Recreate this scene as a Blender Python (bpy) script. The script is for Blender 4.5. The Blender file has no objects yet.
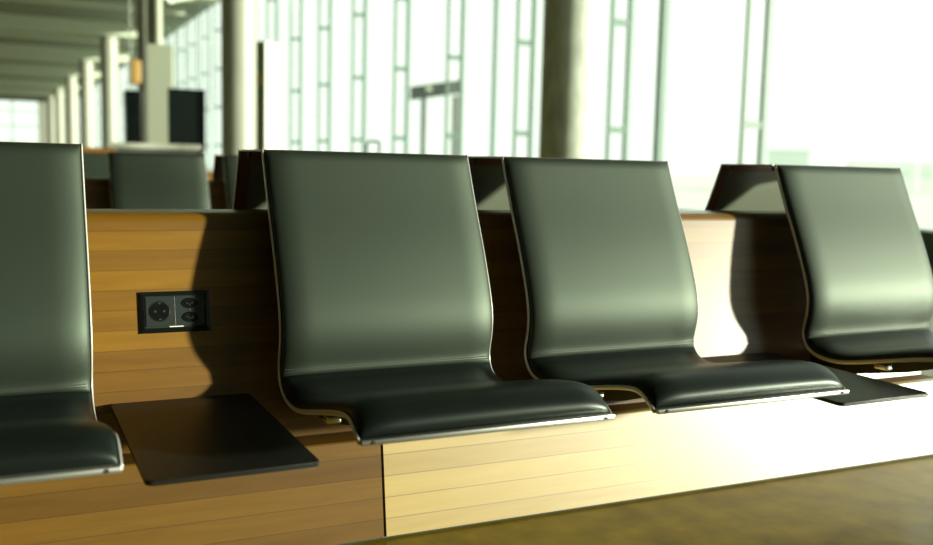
import bpy, bmesh, math, random
from mathutils import Vector, Matrix
random.seed(7)
sc = bpy.context.scene
COL = sc.collection

# ------------------------------------------------------------------ helpers
def link(o, parent=None):
    COL.objects.link(o)
    if parent is not None:
        o.parent = parent
    return o

def obj(name, bm, mat, parent=None, smooth=False, angle=None):
    bmesh.ops.recalc_face_normals(bm, faces=bm.faces)
    me = bpy.data.meshes.new(name)
    bm.to_mesh(me); bm.free()
    me.materials.append(mat)
    if smooth:
        for p in me.polygons: p.use_smooth = True
        if angle is not None:
            me.set_sharp_from_angle(angle=math.radians(angle))
    o = bpy.data.objects.new(name, me)
    return link(o, parent)

def tag(o, label=None, cat=None, group=None, kind=None):
    if label: o['label'] = label
    if cat: o['category'] = cat
    if group: o['group'] = group
    if kind: o['kind'] = kind
    return o

def thing(name, label, cat, loc=(0, 0, 0), rz=0, group=None):
    o = bpy.data.objects.new(name, None)
    o.empty_display_size = .1
    o.location = loc; o.rotation_euler = (0, 0, rz)
    link(o)
    return tag(o, label, cat, group)

def copy_tree(o, parent=None):
    c = o.copy(); COL.objects.link(c)
    if parent is not None:
        c.parent = parent
    for ch in list(o.children):
        copy_tree(ch, c)
    return c

def box(bm, x0, x1, y0, y1, z0, z1, bev=0.0, seg=2):
    r = bmesh.ops.create_cube(bm, size=1.0)
    vs = r['verts']
    for v in vs:
        v.co = Vector((x0 + (v.co.x + .5) * (x1 - x0), y0 + (v.co.y + .5) * (y1 - y0), z0 + (v.co.z + .5) * (z1 - z0)))
    if bev > 0:
        es = list({e for v in vs for e in v.link_edges})
        bmesh.ops.bevel(bm, geom=es, offset=bev, segments=seg, affect='EDGES', profile=.5)
    return bm

def B(*a, **k):
    return box(bmesh.new(), *a, **k)

def cyl(bm, p0, p1, r0, r1=None, n=20, caps=True):
    r1 = r0 if r1 is None else r1
    p0, p1 = Vector(p0), Vector(p1)
    d = p1 - p0
    m = Matrix.Translation((p0 + p1) / 2) @ d.to_track_quat('Z', 'Y').to_matrix().to_4x4()
    bmesh.ops.create_cone(bm, cap_ends=caps, segments=n, radius1=r0, radius2=r1, depth=d.length, matrix=m)
    return bm

def tube(bm, pts, ry, rz=None, n=8, cap=True):
    """sweep an ellipse along pts"""
    rz = rz or ry
    pts = [Vector(p) for p in pts]
    rings = []
    for i, p in enumerate(pts):
        a = pts[max(i - 1, 0)]; b = pts[min(i + 1, len(pts) - 1)]
        t = (b - a).normalized()
        ref = Vector((1, 0, 0)) if abs(t.x) < .9 else Vector((0, 0, 1))
        u = t.cross(ref).normalized(); w = t.cross(u).normalized()
        rings.append([bm.verts.new(p + u * (ry * math.cos(2 * math.pi * k / n)) + w * (rz * math.sin(2 * math.pi * k / n))) for k in range(n)])
    for A, C in zip(rings, rings[1:]):
        for k in range(n):
            bm.faces.new((A[k], A[(k + 1) % n], C[(k + 1) % n], C[k]))
    if cap:
        bm.faces.new(rings[0][::-1]); bm.faces.new(rings[-1])
    return bm

def prism_x(bm, poly, x0, x1):
    """extrude a (y, z) outline along x"""
    a = [bm.verts.new((x0, y, z)) for y, z in poly]
    b = [bm.verts.new((x1, y, z)) for y, z in poly]
    n = len(poly)
    for i in range(n):
        bm.faces.new((a[i], a[(i + 1) % n], b[(i + 1) % n], b[i]))
    bm.faces.new(a[::-1]); bm.faces.new(b)
    return bm

# ------------------------------------------------------------------ materials
def mat(name, col, rough=.5, metal=0.0, spec=.5, tint=None, coat=0.0, coat_rough=.1, noise=None, bump=None):
    m = bpy.data.materials.new(name); m.use_nodes = True
    nt = m.node_tree; b = nt.nodes['Principled BSDF']
    b.inputs['Base Color'].default_value = (*col, 1)
    b.inputs['Roughness'].default_value = rough
    b.inputs['Metallic'].default_value = metal
    b.inputs['Specular IOR Level'].default_value = spec
    if tint: b.inputs['Specular Tint'].default_value = (*tint, 1)
    b.inputs['Coat Weight'].default_value = coat
    b.inputs['Coat Roughness'].default_value = coat_rough
    tc = nt.nodes.new('ShaderNodeTexCoord')
    if noise:
        scale, amount, stretch = noise
        mp = nt.nodes.new('ShaderNodeMapping'); mp.inputs['Scale'].default_value = stretch
        nt.links.new(tc.outputs['Object'], mp.inputs['Vector'])
        n = nt.nodes.new('ShaderNodeTexNoise'); n.inputs['Scale'].default_value = scale; n.inputs['Detail'].default_value = 5
        nt.links.new(mp.outputs['Vector'], n.inputs['Vector'])
        r = nt.nodes.new('ShaderNodeValToRGB')
        r.color_ramp.elements[0].position = .3; r.color_ramp.elements[1].position = .7
        r.color_ramp.elements[0].color = (*[c * (1 - amount) for c in col], 1)
        r.color_ramp.elements[1].color = (*[min(1, c * (1 + amount)) for c in col], 1)
        nt.links.new(n.outputs['Fac'], r.inputs['Fac']); nt.links.new(r.outputs['Color'], b.inputs['Base Color'])
    if bump:
        scale, strength, dist = bump
        n = nt.nodes.new('ShaderNodeTexNoise'); n.inputs['Scale'].default_value = scale; n.inputs['Detail'].default_value = 3
        nt.links.new(tc.outputs['Object'], n.inputs['Vector'])
        bp = nt.nodes.new('ShaderNodeBump'); bp.inputs['Strength'].default_value = strength; bp.inputs['Distance'].default_value = dist
        nt.links.new(n.outputs['Fac'], bp.inputs['Height']); nt.links.new(bp.outputs['Normal'], b.inputs['Normal'])
    return m

def wood(name, ramp, pitch, z0, rough=.4, spec=.5, coat=.3, coat_rough=.35, coat_ior=1.5, line=.68):
    """varnished planks lying along x: courses by height, staggered ends, stretched grain"""
    m = bpy.data.materials.new(name); m.use_nodes = True
    nt = m.node_tree; N = nt.nodes.new; L = nt.links.new
    b = nt.nodes['Principled BSDF']
    tc = N('ShaderNodeTexCoord'); sep = N('ShaderNodeSeparateXYZ'); L(tc.outputs['Object'], sep.inputs[0])
    def mth(op, a, c=None, d=None):
        n = N('ShaderNodeMath'); n.operation = op
        for i, v in enumerate((a, c, d)):
            if v is None: continue
            if isinstance(v, (int, float)): n.inputs[i].default_value = v
            else: L(v, n.inputs[i])
        return n.outputs[0]
    zz = mth('DIVIDE', mth('SUBTRACT', sep.outputs['Z'], z0), pitch)
    row = mth('FLOOR', zz); fz = mth('FRACT', zz)
    cmb = N('ShaderNodeCombineXYZ'); L(row, cmb.inputs[0])
    wn2 = N('ShaderNodeTexWhiteNoise'); wn2.noise_dimensions = '2D'; L(cmb.outputs[0], wn2.inputs['Vector'])
    mp = N('ShaderNodeMapping'); mp.inputs['Scale'].default_value = (2.2, 26, 26); L(tc.outputs['Object'], mp.inputs['Vector'])
    add = N('ShaderNodeVectorMath'); add.operation = 'ADD'
    L(mp.outputs[0], add.inputs[0])
    sc_ = N('ShaderNodeVectorMath'); sc_.operation = 'SCALE'; L(wn2.outputs['Color'], sc_.inputs[0]); sc_.inputs['Scale'].default_value = 30
    L(sc_.outputs[0], add.inputs[1])
    n1 = N('ShaderNodeTexNoise'); n1.inputs['Scale'].default_value = 1.6; n1.inputs['Detail'].default_value = 8; n1.inputs['Roughness'].default_value = .62; n1.inputs['Distortion'].default_value = .5
    L(add.outputs[0], n1.inputs['Vector'])
    n2 = N('ShaderNodeTexNoise'); n2.inputs['Scale'].default_value = .35; n2.inputs['Detail'].default_value = 3
    L(add.outputs[0], n2.inputs['Vector'])
    f = mth('ADD', mth('MULTIPLY', wn2.outputs['Value'], .34), mth('ADD', mth('MULTIPLY', n1.outputs['Fac'], .62), mth('MULTIPLY', n2.outputs['Fac'], .10)))
    r = N('ShaderNodeValToRGB'); e = r.color_ramp.elements
    e[0].position = .15; e[0].color = (*ramp[0], 1); e[1].position = .85; e[1].color = (*ramp[2], 1)
    k = e.new(.5); k.color = (*ramp[1], 1)
    L(f, r.inputs['Fac'])
    ez = mth('MINIMUM', fz, mth('SUBTRACT', 1.0, fz))
    edge = mth('MULTIPLY', ez, pitch)
    lin = N('ShaderNodeMapRange'); L(edge, lin.inputs['Value'])
    lin.inputs['From Min'].default_value = .0004; lin.inputs['From Max'].default_value = .0018
    lin.inputs['To Min'].default_value = line; lin.inputs['To Max'].default_value = 1
    mx = N('ShaderNodeMix'); mx.data_type = 'RGBA'; mx.blend_type = 'MULTIPLY'; mx.inputs['Factor'].default_value = 1
    L(r.outputs['Color'], mx.inputs['A']); L(lin.outputs[0], mx.inputs['B'])
    L(mx.outputs['Result'], b.inputs['Base Color'])
    bp = N('ShaderNodeBump'); bp.inputs['Strength'].default_value = .25; bp.inputs['Distance'].default_value = .001
    L(lin.outputs[0], bp.inputs['Height']); L(bp.outputs['Normal'], b.inputs['Normal'])
    rr = N('ShaderNodeMapRange'); L(n1.outputs['Fac'], rr.inputs['Value'])
    rr.inputs['To Min'].default_value = rough - .06; rr.inputs['To Max'].default_value = rough + .06
    L(rr.outputs[0], b.inputs['Roughness'])
    b.inputs['Specular IOR Level'].default_value = spec
    b.inputs['Coat Weight'].default_value = coat; b.inputs['Coat Roughness'].default_value = coat_rough; b.inputs['Coat IOR'].default_value = coat_ior
    return m

M = {}
M['wood_back'] = wood('back_wood', ((.080, .032, .001), (.140, .062, .0015), (.22, .104, .002)), .0425, .0175, rough=.42, spec=.22, coat=1.0, coat_rough=.37)
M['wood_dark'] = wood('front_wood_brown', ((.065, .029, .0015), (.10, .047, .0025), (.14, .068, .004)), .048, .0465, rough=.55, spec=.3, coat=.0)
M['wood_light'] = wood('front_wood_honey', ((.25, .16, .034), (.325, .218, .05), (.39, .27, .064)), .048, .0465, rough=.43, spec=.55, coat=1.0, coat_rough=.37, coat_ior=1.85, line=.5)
M['leather'] = mat('black_leather', (.0070, .0095, .0068), rough=.54, spec=.68, tint=(.80, 1, .78), bump=(900, .34, .0007))
M['leather_seat'] = mat('black_seat_leather', (.004, .006, .005), rough=.38, spec=.3, tint=(.86, 1, .90), bump=(900, .10, .0005))
M['thread'] = mat('grey_thread', (.035, .042, .034), rough=.8)
M['alu'] = mat('brushed_aluminium', (.52, .52, .48), rough=.33, metal=.92)
M['edge'] = mat('silver_edge', (.62, .62, .57), rough=.35, metal=.45)
M['shell'] = mat('brown_shell', (.11, .055, .02), rough=.4, spec=.4, noise=(12, .3, (1, 20, 20)))
M['rim'] = mat('brown_rim', (.17, .066, .03), rough=.45)
M['panel'] = mat('green_grey_panel', (.14, .16, .115), rough=.42, spec=.5, bump=(700, .1, .0005))
M['steel'] = mat('dark_steel', (.05, .052, .045), rough=.38, metal=.6)
M['hinge'] = mat('bright_steel', (.8, .8, .76), rough=.2, metal=1)
M['tray'] = mat('black_laminate', (.010, .010, .008), rough=.4, spec=.3, bump=(1500, .06, .0003))
M['tray_edge'] = mat('black_tray_edge', (.02, .024, .02), rough=.3)
M['plastic'] = mat('black_plastic', (.004, .006, .005), rough=.32)
M['plastic2'] = mat('dark_green_plastic', (.010, .015, .012), rough=.4)
M['hole'] = mat('socket_black', (.003, .004, .003), rough=.22)
M['white_print'] = mat('white_print', (.6, .62, .55), rough=.5)
M['joint'] = mat('dark_joint', (.03, .045, .03), rough=.5)
M['floor'] = mat('polished_floor', (.155, .112, .006), rough=.25, spec=.2, tint=(1, .9, .5), noise=(9, .38, (1, 1, 1)))
M['ceiling'] = mat('ceiling_grey', (.26, .31, .23), rough=.8)
M['beam'] = mat('beam_grey', (.60, .68, .53), rough=.8)
M['wall'] = mat('wall_grey', (.2, .21, .17), rough=.8)
M['column'] = mat('cream_column', (.33, .345, .28), rough=.45, noise=(3, .05, (1, 1, .3)))
M['concrete'] = mat('raw_concrete', (.52, .56, .47), rough=.7, noise=(6, .22, (1, 1, .5)), bump=(60, .15, .003))
M['mullion'] = mat('green_grey_mullion', (.075, .15, .12), rough=.5)
M['white'] = mat('white_panel', (.7, .72, .64), rough=.5)
M['totem'] = mat('cream_totem', (.34, .37, .28), rough=.5)
M['dark'] = mat('dark_screen', (.004, .007, .006), rough=.25, spec=.15)
M['counter'] = mat('pale_counter', (.36, .37, .30), rough=.5)
M['counter_front'] = mat('counter_front', (.05, .06, .05), rough=.5)
M['pillar_shade'] = mat('grey_green_pillar_shade', (.34, .40, .28), rough=.5)  # darker tone for the pillar side turned from the sun
M['apron'] = mat('apron_concrete', (.62, .63, .58), rough=.9, noise=(.05, .08, (1, 1, 1)))
M['bld'] = mat('far_building', (.68, .78, .70), rough=.8)
M['bld2'] = mat('far_pale_building', (.85, .86, .82), rough=.8)
M['gantry'] = mat('gantry_steel', (.035, .05, .042), rough=.5)
M['case'] = mat('suitcase_shell', (.03, .05, .04), rough=.4)

def emit(name, col, s):
    m = bpy.data.materials.new(name); m.use_nodes = True
    b = m.node_tree.nodes['Principled BSDF']
    b.inputs['Base Color'].default_value = (*col, 1)
    b.inputs['Emission Color'].default_value = (*col, 1); b.inputs['Emission Strength'].default_value = s
    return m
M['sign'] = emit('lit_yellow_sign', (.32, .19, .04), .25)
M['lamp'] = emit('ceiling_lamp', (1, 1, .85), 1.6)

def glass(name):
    m = bpy.data.materials.new(name); m.use_nodes = True
    nt = m.node_tree; nt.nodes.clear()
    out = nt.nodes.new('ShaderNodeOutputMaterial'); mix = nt.nodes.new('ShaderNodeMixShader')
    tr = nt.nodes.new('ShaderNodeBsdfTransparent'); tr.inputs[0].default_value = (.94, .975, .94, 1)
    gl = nt.nodes.new('ShaderNodeBsdfGlossy'); gl.inputs['Roughness'].default_value = .02
    lw = nt.nodes.new('ShaderNodeLayerWeight'); lw.inputs['Blend'].default_value = .5
    pw = nt.nodes.new('ShaderNodeMath'); pw.operation = 'POWER'; pw.inputs[1].default_value = 5
    fr = nt.nodes.new('ShaderNodeMath'); fr.operation = 'MULTIPLY_ADD'; fr.inputs[1].default_value = .16; fr.inputs[2].default_value = .03
    nt.links.new(lw.outputs['Facing'], pw.inputs[0]); nt.links.new(pw.outputs[0], fr.inputs[0])
    nt.links.new(fr.outputs[0], mix.inputs[0]); nt.links.new(tr.outputs[0], mix.inputs[1]); nt.links.new(gl.outputs[0], mix.inputs[2])
    nt.links.new(mix.outputs[0], out.inputs[0])
    return m
M['glass'] = glass('clear_glass')

# ------------------------------------------------------------------ layout numbers (metres)
W = .52                      # seat width
YC = 2.3565                  # centre line of the front bench
ROW = 3.465                  # spacing of the bench rows
LEFT = [-.358, .551, 1.174, 2.093]      # left edges of the four front seats
BX0, BX1 = -2.1, 2.66        # bench ends
JOINT = .783                 # gap between the two front panels

# ------------------------------------------------------------------ the bench seat
PROF = [(2.237, .8845), (2.209, .818), (2.182, .760), (2.160, .715), (2.121, .640), (2.098, .578), (2.079, .535), (2.068, .490), (2.073, .452),
        (2.082, .422), (2.084, .398), (2.073, .371), (2.045, .352), (2.00, .343), (1.945, .344), (1.880, .356),
        (1.800, .375), (1.715, .395), (1.660, .406), (1.625, .411), (1.598, .408), (1.577, .397), (1.560, .387), (1.551, .380)]
YO = YC - .5                 # the seat's own origin in y
def catmull(P, n):
    out = []
    for i in range(len(P) - 1):
        p0 = P[max(i - 1, 0)]; p1 = P[i]; p2 = P[i + 1]; p3 = P[min(i + 2, len(P) - 1)]
        for k in range(n):
            t = k / n
            out.append(tuple(.5 * (2 * b + (c - a) * t + (2 * a - 5 * b + 4 * c - d) * t * t + (3 * b - a - 3 * c + d) * t ** 3) for a, b, c, d in zip(p0, p1, p2, p3)))
    out.append(P[-1])
    return out
CURVE = [(y - YO, z) for y, z in catmull(PROF, 5)]
for _ in range(26):
    CURVE = [CURVE[0]] + [(.25 * a[0] + .5 * b[0] + .25 * c[0], .25 * a[1] + .5 * b[1] + .25 * c[1]) if b[1] > .44 and i < 55 else b
                          for i, (a, b, c) in enumerate(zip(CURVE, CURVE[1:], CURVE[2:]))] + [CURVE[-1]]
for _ in range(6):
    CURVE = [CURVE[0]] + [tuple(.25 * p + .5 * q + .25 * r_ for p, q, r_ in zip(a, b, c)) for a, b, c in zip(CURVE, CURVE[1:], CURVE[2:])] + [CURVE[-1]]
ARC = [0.0]
for a, b in zip(CURVE, CURVE[1:]):
    ARC.append(ARC[-1] + math.dist(a, b))
LEN = ARC[-1]
def at_s(s):
    s = min(max(s, 0), LEN)
    i = 0
    while i < len(ARC) - 2 and ARC[i + 1] < s: i += 1
    t = (s - ARC[i]) / (ARC[i + 1] - ARC[i])
    a, b = CURVE[i], CURVE[i + 1]
    return Vector((0, a[0] + (b[0] - a[0]) * t, a[1] + (b[1] - a[1]) * t))
def nrm(s):
    d = (at_s(s + .012) - at_s(s - .012)).normalized()       # down the back, then forward
    return Vector((0, d.z, -d.y))                            # faces the sitter
S_SEAM = min(range(len(CURVE)), key=lambda i: math.dist(CURVE[i], (2.078 - YO, .382)))
S_SEAM = ARC[S_SEAM]

def shell_bm(t0, t1, w, s0=0, s1=LEN, n=90):
    """a bent sheet between offsets t0 and t1 off the profile"""
    bm = bmesh.new(); rings = []
    for i in range(n + 1):
        s = s0 + (s1 - s0) * i / n
        p, q = at_s(s), nrm(s)
        rings.append([bm.verts.new(p + q * t + Vector((x, 0, 0))) for x, t in ((-w, t0), (w, t0), (w, t1), (-w, t1))])
    for a, b in zip(rings, rings[1:]):
        for k in range(4):
            bm.faces.new((a[k], a[(k + 1) % 4], b[(k + 1) % 4], b[k]))
    bm.faces.new(rings[0][::-1]); bm.faces.new(rings[-1])
    return bm

def pad_bm(s0, s1, thick, end0, end1, w=W / 2 - .003, ns=64, nx=44):
    """upholstery: full in the middle, rolled to the side edges and to its two ends"""
    bm = bmesh.new()
    def prof(e, r, m):
        if e >= r: return 1.0
        k = 1 - e / r
        return m + (1 - m) * math.sqrt(max(0, 1 - k * k))
    top, bot = [], []
    for i in range(ns + 1):
        u = i / ns
        u = .5 - .5 * math.cos(math.pi * u) * (.55 + .45 * abs(math.cos(math.pi * u))) if 0 else u
        s = s0 + (s1 - s0) * u
        p, q = at_s(s), nrm(s)
        he = prof(s - s0, end0[0], end0[1]) * prof(s1 - s, end1[0], end1[1])
        rt, rb = [], []
        for j in range(nx + 1):
            v = j / nx
            v = .5 - .5 * math.cos(math.pi * v)
            x = -w + 2 * w * v
            e = w - abs(x)
            h = thick * he * prof(e, .066, .16) * (1 + .16 * (1 - (x / w) ** 2))
            rt.append(bm.verts.new(p + q * (.0015 + h) + Vector((x, 0, 0))))
            rb.append(bm.verts.new(p + q * .0005 + Vector((x, 0, 0))))
        top.append(rt); bot.append(rb)
    for i in range(ns):
        for j in range(nx):
            bm.faces.new((top[i][j], top[i][j + 1], top[i + 1][j + 1], top[i + 1][j]))
            bm.faces.new((bot[i][j + 1], bot[i][j], bot[i + 1][j], bot[i + 1][j + 1]))
        bm.faces.new((top[i][0], top[i + 1][0], bot[i + 1][0], bot[i][0]))
        bm.faces.new((top[i + 1][nx], top[i][nx], bot[i][nx], bot[i + 1][nx]))
    for j in range(nx):
        bm.faces.new((top[0][j + 1], top[0][j], bot[0][j], bot[0][j + 1]))
        bm.faces.new((top[ns][j], top[ns][j + 1], bot[ns][j + 1], bot[ns][j]))
    return bm

def make_seat():
    root = thing('lounge_chair', 'x', 'chair')
    hw = W / 2
    obj('shell', shell_bm(-.007, .0, hw - .002), M['shell'], root, True, 35)
    obj('backrest_pad', pad_bm(.004, S_SEAM + .004, .021, (.03, .25), (.014, .45)), M['leather'], root, True, 60)
    obj('seat_pad', pad_bm(S_SEAM - .004, LEN - .007, .024, (.02, .5), (.034, .35)), M['leather_seat'], root, True, 60)
    # twin rows of stitches across the seam
    bm = bmesh.new()
    for s in (S_SEAM - .019, S_SEAM - .011):
        p, q = at_s(s), nrm(s)
        for k in range(92):
            x = -hw + .009 + k * (W - .018) / 92
            e = hw - max(abs(x), abs(x + .0035))
            k_ = 1 - min(e / .066, 1)
            side = .16 + .84 * math.sqrt(max(0, 1 - k_ * k_))
            h = .021 * .93 * side * (1 + .16 * (1 - (x / hw) ** 2)) * 1.0 + .0031
            a = p + q * h + Vector((x, 0, 0))
            tube(bm, (a, a + Vector((.0036, 0, 0))), .0011, n=4)
    obj('stitching', bm, M['thread'], root)
    # bright edge strips
    for sx in (-1, 1):
        x = sx * (hw + .0005)
        pts = [at_s(LEN * i / 120) + nrm(LEN * i / 120) * -.002 + Vector((x, 0, 0)) for i in range(121)]
        obj('edge_trim', tube(bmesh.new(), pts, .0052, .0024, n=8), M['edge'], root, True)
    e = at_s(LEN)
    bm = B(-hw, hw, e.y - .012, e.y + .008, e.z - .005, e.z + .005, bev=.0025)
    f = obj('front_trim', bm, M['alu'], root, True, 40)
    for sx in (-1, 1):
        bm = bmesh.new()
        cyl(bm, (sx * (hw - .022), e.y - .0145, e.z + .001), (sx * (hw - .022), e.y - .011, e.z + .001), .003, n=10)
        obj('rivet', bm, M['steel'], f)
    # back face: rim and inset panel of the upper shell
    s1 = .30
    for (x0, x1, a, b) in ((-hw + .002, -hw + .027, 0, s1), (hw - .027, hw - .002, 0, s1), (-hw + .027, hw - .027, 0, .022)):
        bm = bmesh.new(); n = 16; rings = []
        for i in range(n + 1):
            s = a + (b - a) * i / n
            p, q = at_s(s), nrm(s)
            rings.append([bm.verts.new(p + q * t + Vector((x, 0, 0))) for x, t in ((x0, -.0105), (x1, -.0105), (x1, -.0068), (x0, -.0068))])
        for A, C in zip(rings, rings[1:]):
            for k in range(4): bm.faces.new((A[k], A[(k + 1) % 4], C[(k + 1) % 4], C[k]))
        bm.faces.new(rings[0][::-1]); bm.faces.new(rings[-1])
        obj('back_rim', bm, M['rim'], root)
    obj('back_panel', shell_bm(-.0085, -.0068, hw - .0275, .0225, s1, 30), M['panel'], root, True, 40)
    # steel arms from the bench to the underside
    for sx in (-1, 1):
        x = sx * .155
        bm = bmesh.new()
        poly = [(2.142 - YO, .275), (2.156 - YO, .332), (2.02 - YO, .330), (1.80 - YO, .362), (1.66 - YO, .392), (1.66 - YO, .380), (1.80 - YO, .335), (2.02 - YO, .285)]
        prism_x(bm, poly, x - .006, x + .006)
        obj('support_arm', bm, M['steel'], root)
        bm = B(x * 1.42 - .014, x * 1.42 + .014, 1.810 - YO, 1.850 - YO, .343, .357, bev=.003)
        obj('hinge', bm, M['hinge'], root, True, 40)
    return root

def make_bracket(root, side):
    """strap over the top that ties a seat to the one behind it"""
    hw = W / 2
    y0 = 2.235 - YO; y1 = 2 * (YC - YO) - y0
    bm = B(-hw, hw, y0 + .014, y1 - .014, .8795, .8845, bev=.0015)
    o = obj('top_strap', bm, M['edge'], root)
    for y in (y0 + .03, y1 - .03):
        bm = bmesh.new(); cyl(bm, (-hw + .02, y, .8796), (-hw + .02, y, .866), .006, n=12)
        obj('screw', bm, M['steel'], o)

proto = make_seat()
protof = copy_tree(proto)            # the front-facing kind carries the strap
make_bracket(protof, 1)
used = {}
def place_seat(kind, i, row, label, group):
    src = protof if kind == 'front' else proto
    o = copy_tree(src) if used.get(kind) else src
    used[kind] = True
    xc = LEFT[i] + W / 2
    yc = YC + row * ROW
    if kind == 'front':
        o.location = (xc, yc - .5, 0); o.rotation_euler = (0, 0, 0)
    else:
        o.location = (xc, yc + .5, 0); o.rotation_euler = (0, 0, math.pi)
    tag(o, label, 'chair', group)
    return o
G1 = 'black leather seats along the front of the near bench'
G2 = 'seats on the far side of the near bench'
G3 = 'seats on the benches behind'
place_seat('front', 0, 0, 'black leather seat cut off by the left picture edge, left of the power socket', G1)
place_seat('front', 1, 0, 'black leather seat right of the power socket, above the joint between front panels', G1)
place_seat('front', 2, 0, 'black leather seat right beside another with no tray between, under the concrete pillar', G1)
place_seat('front', 3, 0, 'pale-lit black leather seat at the far right end behind the second tray', G1)
place_seat('rear', 1, 0, 'far-side seat whose brown rim shows left of the seat next to the socket', G2)
place_seat('rear', 2, 0, 'far-side seat showing only in the narrow gap between two adjoining front seats', G2)
place_seat('rear', 3, 0, 'far-side seat with grey-green inner back seen left of the rightmost seat', G2)
place_seat('front', 1, 1, 'blurred dark seat on the bench behind, seen above the power socket', G3)
place_seat('front', 2, 1, 'blurred dark seat on the bench behind, half hidden by the brown-rimmed seat back', G3)
place_seat('rear', 2, 1, 'blurred seat facing away on the second bench, right of the one above the socket', G3)
place_seat('front', 1, 2, 'blurred dark seat on the third bench back, a sliver beside the leftmost seat back', G3)

# ------------------------------------------------------------------ the wooden benches
TILT = .243                  # lean of the wooden back, dy per dz
def face_y(z): return 2.16 + (z - .33) * TILT
def back_section():
    r = .03; top = .737
    th = math.atan(TILT)
    # rounded front top corner: centre sits r inside both faces
    zc = top - r
    yc = face_y(zc) + r / math.cos(th)
    P = [(face_y(.229), .229)]
    for k in range(0, 11):
        a = math.pi + th - (math.pi / 2 + th) * k / 10 - 2 * th * (1 - k / 10)
        P.append((yc + r * math.cos(a), zc + r * math.sin(a)))
    P = [(y - YC, z) for y, z in P]
    return P + [(-y, z) for y, z in reversed(P)]
def make_bench():
    root = thing('wooden_bench', 'x', 'bench', (0, YC, 0))
    o = obj('back_beam', prism_x(bmesh.new(), back_section(), BX0, BX1), M['wood_back'], root, True, 30)
    f0, f1 = 2.052 - YC, 2.018 - YC
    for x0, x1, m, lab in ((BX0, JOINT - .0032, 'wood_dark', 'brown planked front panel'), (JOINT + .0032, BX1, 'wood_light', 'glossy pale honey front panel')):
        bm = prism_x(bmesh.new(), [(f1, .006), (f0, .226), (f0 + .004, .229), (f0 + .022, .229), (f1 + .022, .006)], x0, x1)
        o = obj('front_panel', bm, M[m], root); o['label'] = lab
    obj('deck', B(BX0 + .001, BX1 - .001, f0 + .0225, 2.1352 - YC, .205, .2285), M['wood_dark'], root)
    bm = prism_x(bmesh.new(), [(f1 + .006, .001), (f0 + .006, .222), (f0 + .02, .222), (f1 + .02, .001)], JOINT - .006, JOINT + .006)
    obj('joint_strip', bm, M['joint'], root)
    obj('plinth', B(BX0, BX1, 2.026 - YC, 2.70 - YC, 0, .006), M['joint'], root)
    bm = prism_x(bmesh.new(), [(-f1, .006), (-f0, .226), (-f0 - .004, .229), (YC - 2.140, .229), (YC - 2.140, .205), (-f0 - .03, .205), (-f1 - .03, .006)], BX0, BX1)
    obj('rear_panel', bm, M['wood_dark'], root)
    return root
bench = make_bench()
bench['label'] = 'long planked wooden bench base carrying the nearest row of black seats'
b2 = copy_tree(bench); b2.location.y += ROW; b2['label'] = 'blurred dark wooden bench base in the row directly behind the near bench'
b3 = copy_tree(bench); b3.location.y += 2 * ROW; b3['label'] = 'wooden bench base in the third row, mostly hidden behind two others'
for b_ in (bench, b2, b3): b_['group'] = 'wooden bench bases in rows'

# ------------------------------------------------------------------ side trays
def make_tray():
    root = thing('side_tray', 'x', 'table', (.352, 1.877, 0))
    bm = bmesh.new()
    x0, x1, y0, y1 = -.1475, .1475, 1.6035 - 1.877, 2.152 - 1.877
    r = .012; pts = []
    for cx, cy, a0 in ((x1 - r, y1 - r, 0), (x0 + r, y1 - r, 90), (x0 + r, y0 + r, 180), (x1 - r, y0 + r, 270)):
        for k in range(6):
            a = math.radians(a0 + 18 * k); pts.append((cx + r * math.cos(a), cy + r * math.sin(a)))
    lo = [bm.verts.new((x, y, .327)) for x, y in pts]; hi = [bm.verts.new((x, y, .336)) for x, y in pts]
    n = len(pts)
    bm.faces.new(hi); bm.faces.new(lo[::-1])
    for k in range(n): bm.faces.new((lo[k], lo[(k + 1) % n], hi[(k + 1) % n], hi[k]))
    bmesh.ops.bevel(bm, geom=[e for e in bm.edges if abs(e.verts[0].co.z - e.verts[1].co.z) < 1e-5], offset=.0018, segments=2, affect='EDGES')
    obj('tray_top', bm, M['tray'], root, True, 40)
    bm = bmesh.new()
    prism_x(bm, [(2.140 - 1.877, .262), (2.155 - 1.877, .326), (1.68 - 1.877, .326), (1.68 - 1.877, .316), (2.0 - 1.877, .285)], -.02, -.012)
    obj('support_arm', bm, M['steel'], root)
    bm = bmesh.new()
    prism_x(bm, [(2.140 - 1.877, .262), (2.155 - 1.877, .326), (1.68 - 1.877, .326), (1.68 - 1.877, .316), (2.0 - 1.877, .285)], .012, .02)
    obj('support_arm', bm, M['steel'], root)
    bm = bmesh.new(); cyl(bm, (x1 - .006, y0 - .0008, .3315), (x1 - .006, y0 + .004, .3315), .0028, n=10)
    obj('bolt', bm, M['hinge'], root)
    return root
t1 = make_tray(); tag(t1, 'flat black side tray under the power socket, between the two left seats', 'table', 'black side trays')
t2 = copy_tree(t1); t2.location.x += 1.5362
tag(t2, 'flat dark side tray at the right edge, below the rightmost seat', 'table', 'black side trays')

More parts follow.
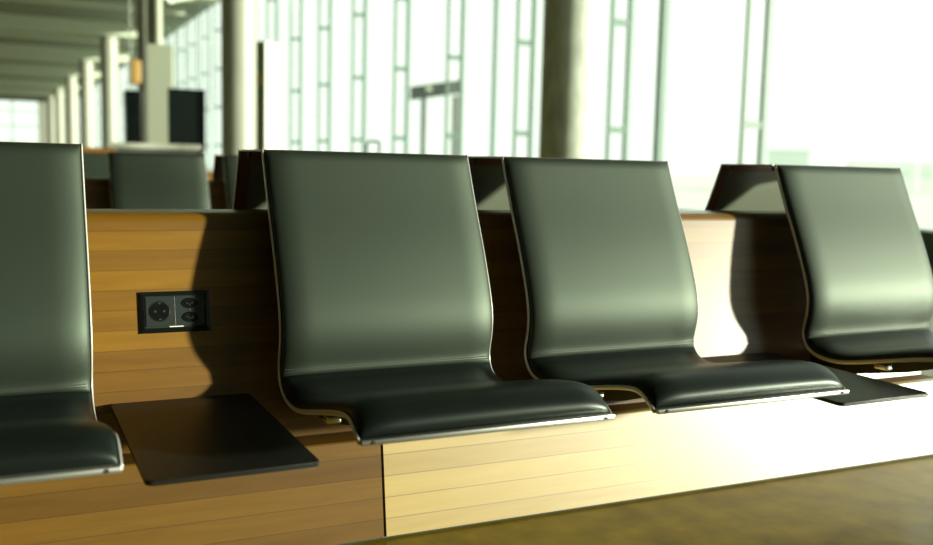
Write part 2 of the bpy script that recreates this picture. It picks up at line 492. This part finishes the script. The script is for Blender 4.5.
# ------------------------------------------------------------------ power socket
sk = thing('power_socket', 'black wall power socket with one round and two small outlets on the wood', 'socket', (.348, face_y(.476) - .0004, .476))
sk.rotation_euler = (-math.atan(TILT), 0, 0)
hw, H = .077, .0915
def frame_bm(x0, x1, z0, z1, t, y0, y1):
    bm = bmesh.new()
    o_ = [(x0, z0), (x1, z0), (x1, z1), (x0, z1)]; i_ = [(x0 + t, z0 + t), (x1 - t, z0 + t), (x1 - t, z1 - t), (x0 + t, z1 - t)]
    V = {}
    for k in range(4):
        for nm, P, y in (('of', o_, y0 + .0065), ('if', i_, y0), ('ob', o_, y1), ('ib', i_, y1)):
            V[nm, k] = bm.verts.new((P[k][0], y, P[k][1]))
    for k in range(4):
        j = (k + 1) % 4
        for a, b in (('of', 'if'), ('if', 'ib'), ('ib', 'ob'), ('ob', 'of')):
            bm.faces.new((V[a, k], V[a, j], V[b, j], V[b, k]))
    return bm
obj('frame', frame_bm(-hw, hw, 0, H, .0105, -.009, 0), M['plastic'], sk)
obj('back_plate', B(-hw + .008, hw - .008, -.0045, -.0005, .008, H - .008), M['plastic2'], sk)
mod = obj('round_outlet', B(-.063, -.0008, -.0065, -.0045, .015, H - .012, bev=.0004), M['plastic2'], sk)
cx, cz = -.034, .047
bm = bmesh.new(); cyl(bm, (cx, -.0066, cz), (cx, -.0080, cz), .0225, .0215, n=40)
obj('outlet_rim', bm, M['plastic'], mod, True, 40)
bm = bmesh.new(); cyl(bm, (cx, -.0081, cz), (cx, -.0086, cz), .0195, n=40)
obj('outlet_well', bm, M['hole'], mod)
for dx, dz in ((-.0095, 0), (.0095, 0)):
    bm = bmesh.new(); cyl(bm, (cx + dx, -.0086, cz + dz), (cx + dx, -.0089, cz + dz), .0028, n=14)
    obj('pin_hole', bm, M['steel'], mod)
for dz in (-.0175, .0175):
    obj('earth_clip', B(cx - .002, cx + .002, -.0096, -.0084, cz + dz - .0015, cz + dz + .0015), M['hinge'], mod)
mod2 = obj('twin_outlet', B(-.0002, .060, -.0065, -.0045, .015, H - .012, bev=.0004), M['plastic2'], sk)
for z in (.0325, .0635):
    bm = bmesh.new(); c = Vector((.031, -.0065, z)); pts = []
    for dx, dz in ((-.019, 0), (-.014, .0075), (-.006, .0115), (.006, .0115), (.014, .0075), (.019, 0), (.014, -.0075), (.006, -.0115), (-.006, -.0115), (-.014, -.0075)):
        pts.append((dx, dz))
    a = [bm.verts.new((c.x + x, -.0066, c.z + y)) for x, y in pts]; b = [bm.verts.new((c.x + x, -.0076, c.z + y)) for x, y in pts]
    bm.faces.new(a); bm.faces.new(b[::-1])
    for k in range(10): bm.faces.new((a[k], a[(k + 1) % 10], b[(k + 1) % 10], b[k]))
    w_ = obj('outlet_well', bm, M['hole'], mod2)
    for dx, dz in ((-.0055, 0), (.0055, 0), (0, -.003)):
        bm = bmesh.new()
        cyl(bm, (.031 + dx, -.0076, z + dz), (.031 + dx, -.0079, z + dz), .0017, n=10)
        obj('pin_hole', bm, M['steel'], mod2)
bm = bmesh.new(); cyl(bm, (.031, -.0065, .048), (.031, -.0078, .048), .0022, n=12)
obj('screw', bm, M['hinge'], mod2)
obj('name_strip', B(-.014, .016, -.0058, -.0044, .0115, .0138), M['white_print'], sk)

# ------------------------------------------------------------------ the hall
FX = 8.0; Y0, Y1 = -8.0, 118.0; XL = -14.0; CZ = 7.2
def struct(name, bm, m, parent=None):
    o = obj(name, bm, m, parent)
    if parent is None: o['kind'] = 'structure'
    return o
struct('floor', B(XL, FX + .3, Y0, Y1, -.2, 0), M['floor'])
ceil = struct('ceiling', B(XL, FX + .3, Y0, Y1, CZ, CZ + .3), M['ceiling'])
COLY = [23.2, 37.0, 50.6, 64.0, 77.6, 93.0, 106.0]
for y in [9.0] + COLY:
    obj('ceiling_beam', B(XL, FX - .6, y - .6, y + .6, CZ - .62, CZ - .001), M['beam'], ceil)
for y in (30, 43.8, 57.2, 70.8, 85):
    obj('ceiling_rib', B(XL, FX - .6, y - .12, y + .12, CZ - .25, CZ - .001), M['beam'], ceil)
struct('wall_left', B(XL - .3, XL, Y0, Y1, 0, CZ), M['wall'])
struct('wall_front', B(XL, FX + .3, Y0 - .3, Y0, 0, CZ), M['wall'])
struct('wall_right', B(FX - .02, FX + .3, Y0, Y1, 0, .34), M['mullion'])
wbk = struct('wall_back', B(4.2, FX + .3, Y1, Y1 + .3, 0, CZ), M['wall'])
obj('lintel', B(XL, 4.2, Y1, Y1 + .3, 6.6, CZ), M['wall'], wbk)
wb = struct('window_30', B(XL, 4.2, Y1 + .1, Y1 + .12, .3, 6.6), M['glass'])
for x in (-8, -4, -1, 1.6):
    obj('mullion_post', B(x - .06, x + .06, Y1 + .02, Y1 + .14, 0, CZ), M['mullion'], wb)
for z in (2.2, 3.9, 5.5):
    obj('transom', B(XL, 4.2, Y1 + .03, Y1 + .13, z - .05, z + .05), M['mullion'], wb)

# glazed side: one window per bay, each with its ladder-shaped mullion
NB = 22
def bay_y(k): return FX * (1.097 + .342 * k)
first = {}
def mesh_child(key, bm_fn, m, parent, name):
    if key not in first:
        o = obj(name, bm_fn(), m, parent); first[key] = o.data
        return o
    o = bpy.data.objects.new(name, first[key]); return link(o, parent)
BW = FX * .342
for k in range(NB):
    w_ = bpy.data.objects.new('window_%d' % (k + 1), None); link(w_); w_['kind'] = 'structure'
    w_.location = (FX, bay_y(k), 0)
    mesh_child('pane', lambda: B(-.006, .006, .03, BW - .03, .34, CZ), M['glass'], w_, 'glass_pane')
    mesh_child('post_out', lambda: B(-.05, .02, -.028, .028, .34, CZ), M['mullion'], w_, 'mullion_post')
    mesh_child('post_in', lambda: B(-.335, -.285, -.02, .02, .0, CZ), M['mullion'], w_, 'mullion_post')
    for z in (1.4, 2.87, 4.34, 5.81):
        mesh_child(('rung', z), lambda: B(-.285, -.05, -.02, .02, z - .045, z + .045), M['mullion'], w_, 'rung')
    if k == 2:
        obj('mullion_post', B(-.05, .02, -BW / 2 + BW - .025, -BW / 2 + BW + .025, .34, CZ), M['mullion'], w_)
    if k == 0:
        obj('mullion_post', B(-.07, .03, .245 * FX - .045, .245 * FX + .045, .34, CZ), M['mullion'], w_)
w_ = struct('window_40', B(FX - .006, FX + .006, bay_y(NB), Y1, .34, CZ), M['glass'])
for k in range(8):
    y = bay_y(NB) + k * 2 * BW
    obj('mullion_post', B(FX - .05, FX + .02, y - .028, y + .028, .34, CZ), M['mullion'], w_)
w_ = struct('window_41', B(FX - .006, FX + .006, Y0, bay_y(0) - .03, .34, CZ), M['glass'])
for y in (6.0, 3.22, .44, -5.1):
    obj('mullion_post', B(FX - .05, FX + .02, y - .028, y + .028, .34, CZ), M['mullion'], w_)

# columns
names = ['cream round column nearest in the left colonnade, standing before the tall windows',
         'cream round column rising behind the pale square info pillar', 
         'cream round column with collar left of the lit yellow sign',
         'second cream column to the left of the lit yellow sign',
         'third cream column to the left of the lit yellow sign, far back',
         'fourth cream column to the left of the lit yellow sign, far back',
         'smallest cream column at the end of the colonnade beside the far window']
c0 = None
for y, lab in zip(COLY, names):
    if c0 is None:
        c0 = thing('round_column', lab, 'column', (5.15, y, 0), 0, 'cream columns of the left colonnade')
        bm = bmesh.new(); cyl(bm, (0, 0, 0), (0, 0, CZ - .621), .40, n=40)
        obj('shaft', bm, M['column'], c0, True, 40)
        bm = bmesh.new(); cyl(bm, (0, 0, CZ - 1.75), (0, 0, CZ - 1.62), .45, n=40)
        obj('collar', bm, M['column'], c0, True, 40)
        c = c0
    else:
        c = copy_tree(c0); c.location = (5.0, y, 0)
    c['label'] = lab
cc = thing('concrete_column', 'thick grey raw concrete column in front of the bright windows', 'column', (6.57, 10.75, 0))
bm = bmesh.new(); cyl(bm, (0, 0, 0), (0, 0, CZ - .001), .36, n=48)
obj('shaft', bm, M['concrete'], cc, True, 40)

# info pillars
t = thing('info_pillar', 'pale square pillar with thin posts on top, left of the black display board', 'pillar', (2.92, 20.0, 0), math.radians(-12), 'pale info pillars')
obj('body', B(-.235, .235, -.235, .235, 0, 3.02, bev=.01), M['totem'], t)
bm = bmesh.new(); cyl(bm, (-.05, 0, 3.02), (-.05, 0, CZ - .01), .09, n=16)
obj('post', bm, M['totem'], t, True, 40)
bm = bmesh.new(); cyl(bm, (-.19, .05, 3.02), (-.19, .05, CZ - .01), .06, n=16)
obj('post', bm, M['totem'], t, True, 40)
t = thing('info_pillar', 'white flat pillar with shaded left side before the tall windows', 'pillar', (4.55, 18.0, 0), math.radians(33), 'pale info pillars')
obj('body', B(-.20, .20, -.10, .10, 0, 3.0, bev=.008), M['white'], t)
obj('shaded_side', B(-.22, -.201, -.11, .11, 0, 3.0), M['pillar_shade'], t)  # shade on the pillar's left side, put in as a darker grey-green sheet
bm = B(-.228, -.2205, -.05, .03, 2.22, 2.42); obj('sign_light', bm, M['sign'], t)

t = thing('display_board', 'black display board right of the pale square pillar', 'display', (3.17, 18.6, 0))
obj('screen', B(-.33, .33, -.05, .05, .95, 2.12, bev=.01), M['dark'], t)
for sx in (-1, 1):
    obj('leg', B(sx * .22 - .03, sx * .22 + .03, -.03, .03, 0, .95), M['steel'], t)
t = thing('door_cabinet', 'narrow dark cabinet behind the row of columns, left of the square pillar', 'cabinet', (2.85, 23.5, 0))
obj('body', B(-.22, .13, -.2, .2, 0.06, 2.35, bev=.01), M['dark'], t)
obj('plinth', B(-.20, .11, -.18, .18, 0, .06), M['steel'], t)

t = thing('service_counter', 'long counter with pale top edge behind the second bench', 'counter', (2.3, 15.6, 0))
obj('counter_top', B(-.85, .52, -.35, .35, .985, 1.065, bev=.008), M['counter'], t)
obj('counter_body', B(-.8, .47, -.28, .30, 0, .985), M['counter_front'], t)
t = thing('bench_top_rail', 'orange wooden counter seen low beside the leftmost seat back', 'counter', (.55, 14.2, 0))
obj('counter_top', B(-1.0, .9, -.3, .3, .90, .97, bev=.006), M['wood_back'], t)
obj('counter_body', B(-.95, .85, -.25, .25, 0, .90), M['wood_dark'], t)

t = thing('gate_sign', 'lit yellow sign hanging left of the pale square pillar', 'sign', (2.98, 24.2, 2.55))
obj('sign_face', B(-.12, .12, -.06, .0, 0, .56, bev=.05), M['sign'], t)
obj('housing', B(-.13, .13, 0, .08, -.01, .58), M['counter_front'], t)
for x in (-.12, .12):
    bm = bmesh.new(); cyl(bm, (x, .04, .6), (x, .04, CZ - 2.56), .015, n=8)
    obj('hanger', bm, M['steel'], t)

# service frame under the ceiling above the square pillar
t = thing('ceiling_duct', 'grey service duct frame under the ceiling above the square pillar', 'duct', (3.9, 27.0, 5.0))
bm = bmesh.new()
tube(bm, [(-1.0, 0, .2), (0.1, 0, .05), (.35, .2, .0), (.9, .4, .15), (1.0, .4, .9)], .10, n=10)
obj('pipe', bm, M['beam'], t, True, 50)
obj('hanger', B(-.03, .03, -.03, .03, .1, CZ - 5.001), M['steel'], t)
obj('hanger', B(.87, .93, .37, .43, .15, CZ - 5.001), M['steel'], t)

# suitcase waiting by the windows
t = thing('suitcase', 'dark suitcase with raised handle before the windows, handle showing over the seat', 'suitcase', (4.15, 11.3, 0), math.radians(-15))
obj('body', B(-.20, .20, -.13, .13, .05, .66, bev=.04, seg=4), M['case'], t, True, 40)
bm = bmesh.new(); tube(bm, [(-.075, .08, .62), (-.075, .08, 1.1), (-.065, .08, 1.12), (.065, .08, 1.12), (.075, .08, 1.1), (.075, .08, .62)], .016, n=8)
obj('handle', bm, M['gantry'], t, True, 50)
for sx in (-.16, .16):
    for sy in (-.09, .09):
        bm = bmesh.new(); cyl(bm, (sx - .012, sy, .028), (sx + .012, sy, .028), .028, n=14)
        obj('wheel', bm, M['steel'], t, True, 40)

# ------------------------------------------------------------------ outside
AZ = -4.0
o = struct('ground', B(FX + .5, 700, -300, 900, AZ - .5, AZ), M['apron'])
def sheared(bm, k):
    for v in bm.verts: v.co.z += k * v.co.x
    return bm
t = thing('passenger_bridge', 'dark sloping boarding bridge outside behind the tall windows', 'bridge', (17.6, 40.0, AZ))
obj('beam', sheared(B(-1.15, 1.15, -.35, .35, 7.85, 8.4), .17), M['gantry'], t)
bm = bmesh.new(); cyl(bm, (-.55, 0, 0), (-.55, 0, 7.9), .12, n=10); obj('leg', bm, M['gantry'], t, True, 40)
bm = bmesh.new(); cyl(bm, (.85, 0, 0), (.85, 0, 7.9), .14, n=10); obj('leg', bm, M['gantry'], t, True, 40)
obj('lamp', B(-.5, -.22, -.42, -.351, 8.02, 8.26), M['totem'], t)
t.rotation_euler = (0, 0, math.radians(-20))
def building(label, x, y, w, d, h, m, wins):
    t = thing('distant_building', label, 'building', (x, y, AZ), math.radians(-40), 'buildings beyond the apron')
    obj('body', B(-w / 2, w / 2, -d / 2, d / 2, 0, h), M[m], t)
    obj('roof', B(-w / 2 - .3, w / 2 + .3, -d / 2 - .3, d / 2 + .3, h, h + .5), M['bld'], t)
    for k in range(wins):
        xx = -w / 2 + (k + .5) * w / wins
        obj('window', B(xx - w / wins * .3, xx + w / wins * .3, -d / 2 - .06, -d / 2 + .02, h * .55, h * .85), M['bld'], t)
building('low green-grey hangar far across the apron, left of the rightmost seat back', 178, 186, 9, 12, 10.0, 'bld', 3)
building('pale far building across the apron above the rightmost seat', 214, 186, 20, 15, 7.6, 'bld2', 4)
building('pale far building across the apron at the right picture edge', 240, 182, 18, 15, 7.2, 'bld2', 3)
for k, (x, y, lab) in enumerate(((196, 186, 'thin light mast far across the apron above the rightmost seat'), (205, 170, 'taller light mast far across the apron, right of the thin mast'))):
    t = thing('light_mast', lab, 'mast', (x, y, AZ), 0, 'light masts beyond the apron')
    bm = bmesh.new(); cyl(bm, (0, 0, 0), (0, 0, 10.5 + k), .3, .2, n=8); obj('pole', bm, M['bld'], t)
    obj('lamp_head', B(-1.2, 1.2, -.3, .3, 10.5 + k, 11.1 + k), M['bld'], t)

# ------------------------------------------------------------------ light
w = bpy.data.worlds.new('sky'); sc.world = w; w.use_nodes = True
bg = w.node_tree.nodes['Background']
bg.inputs['Color'].default_value = (.93, 1.0, .90, 1); bg.inputs['Strength'].default_value = 1.4
sun = bpy.data.lights.new('low_sun', 'SUN'); sun.energy = 11.5; sun.angle = math.radians(2.5); sun.color = (1, .95, .80)
so = bpy.data.objects.new('low_sun', sun); link(so)
d = Vector((-1.42, 1.0, -.25)).normalized()
so.rotation_euler = d.to_track_quat('-Z', 'Y').to_euler()
so.location = (12, -6, 4)

# ------------------------------------------------------------------ camera
cam = bpy.data.cameras.new('camera'); co = bpy.data.objects.new('camera', cam); link(co)
F = 973.56
cam.sensor_fit = 'HORIZONTAL'; cam.sensor_width = 36; cam.lens = F / 933 * 36
cam.clip_start = .05; cam.clip_end = 3000
yaw, pit, rol = math.radians(25.7487), math.radians(6.2965), math.radians(1.418)
fw = Vector((math.sin(yaw) * math.cos(pit), math.cos(yaw) * math.cos(pit), -math.sin(pit)))
r = Vector((math.cos(yaw), -math.sin(yaw), 0)); u = r.cross(fw)
r2 = r * math.cos(rol) + u * math.sin(rol); u2 = -r * math.sin(rol) + u * math.cos(rol)
m = Matrix((r2, u2, -fw)).transposed().to_4x4()
m.translation = (0, 0, .86)
co.matrix_world = m
cam.dof.use_dof = True; cam.dof.focus_distance = 2.2; cam.dof.aperture_fstop = 2.2
sc.camera = co

sc.view_settings.view_transform = 'Standard'; sc.view_settings.look = 'None'
sc.view_settings.exposure = 0.0; sc.view_settings.gamma = 1.0
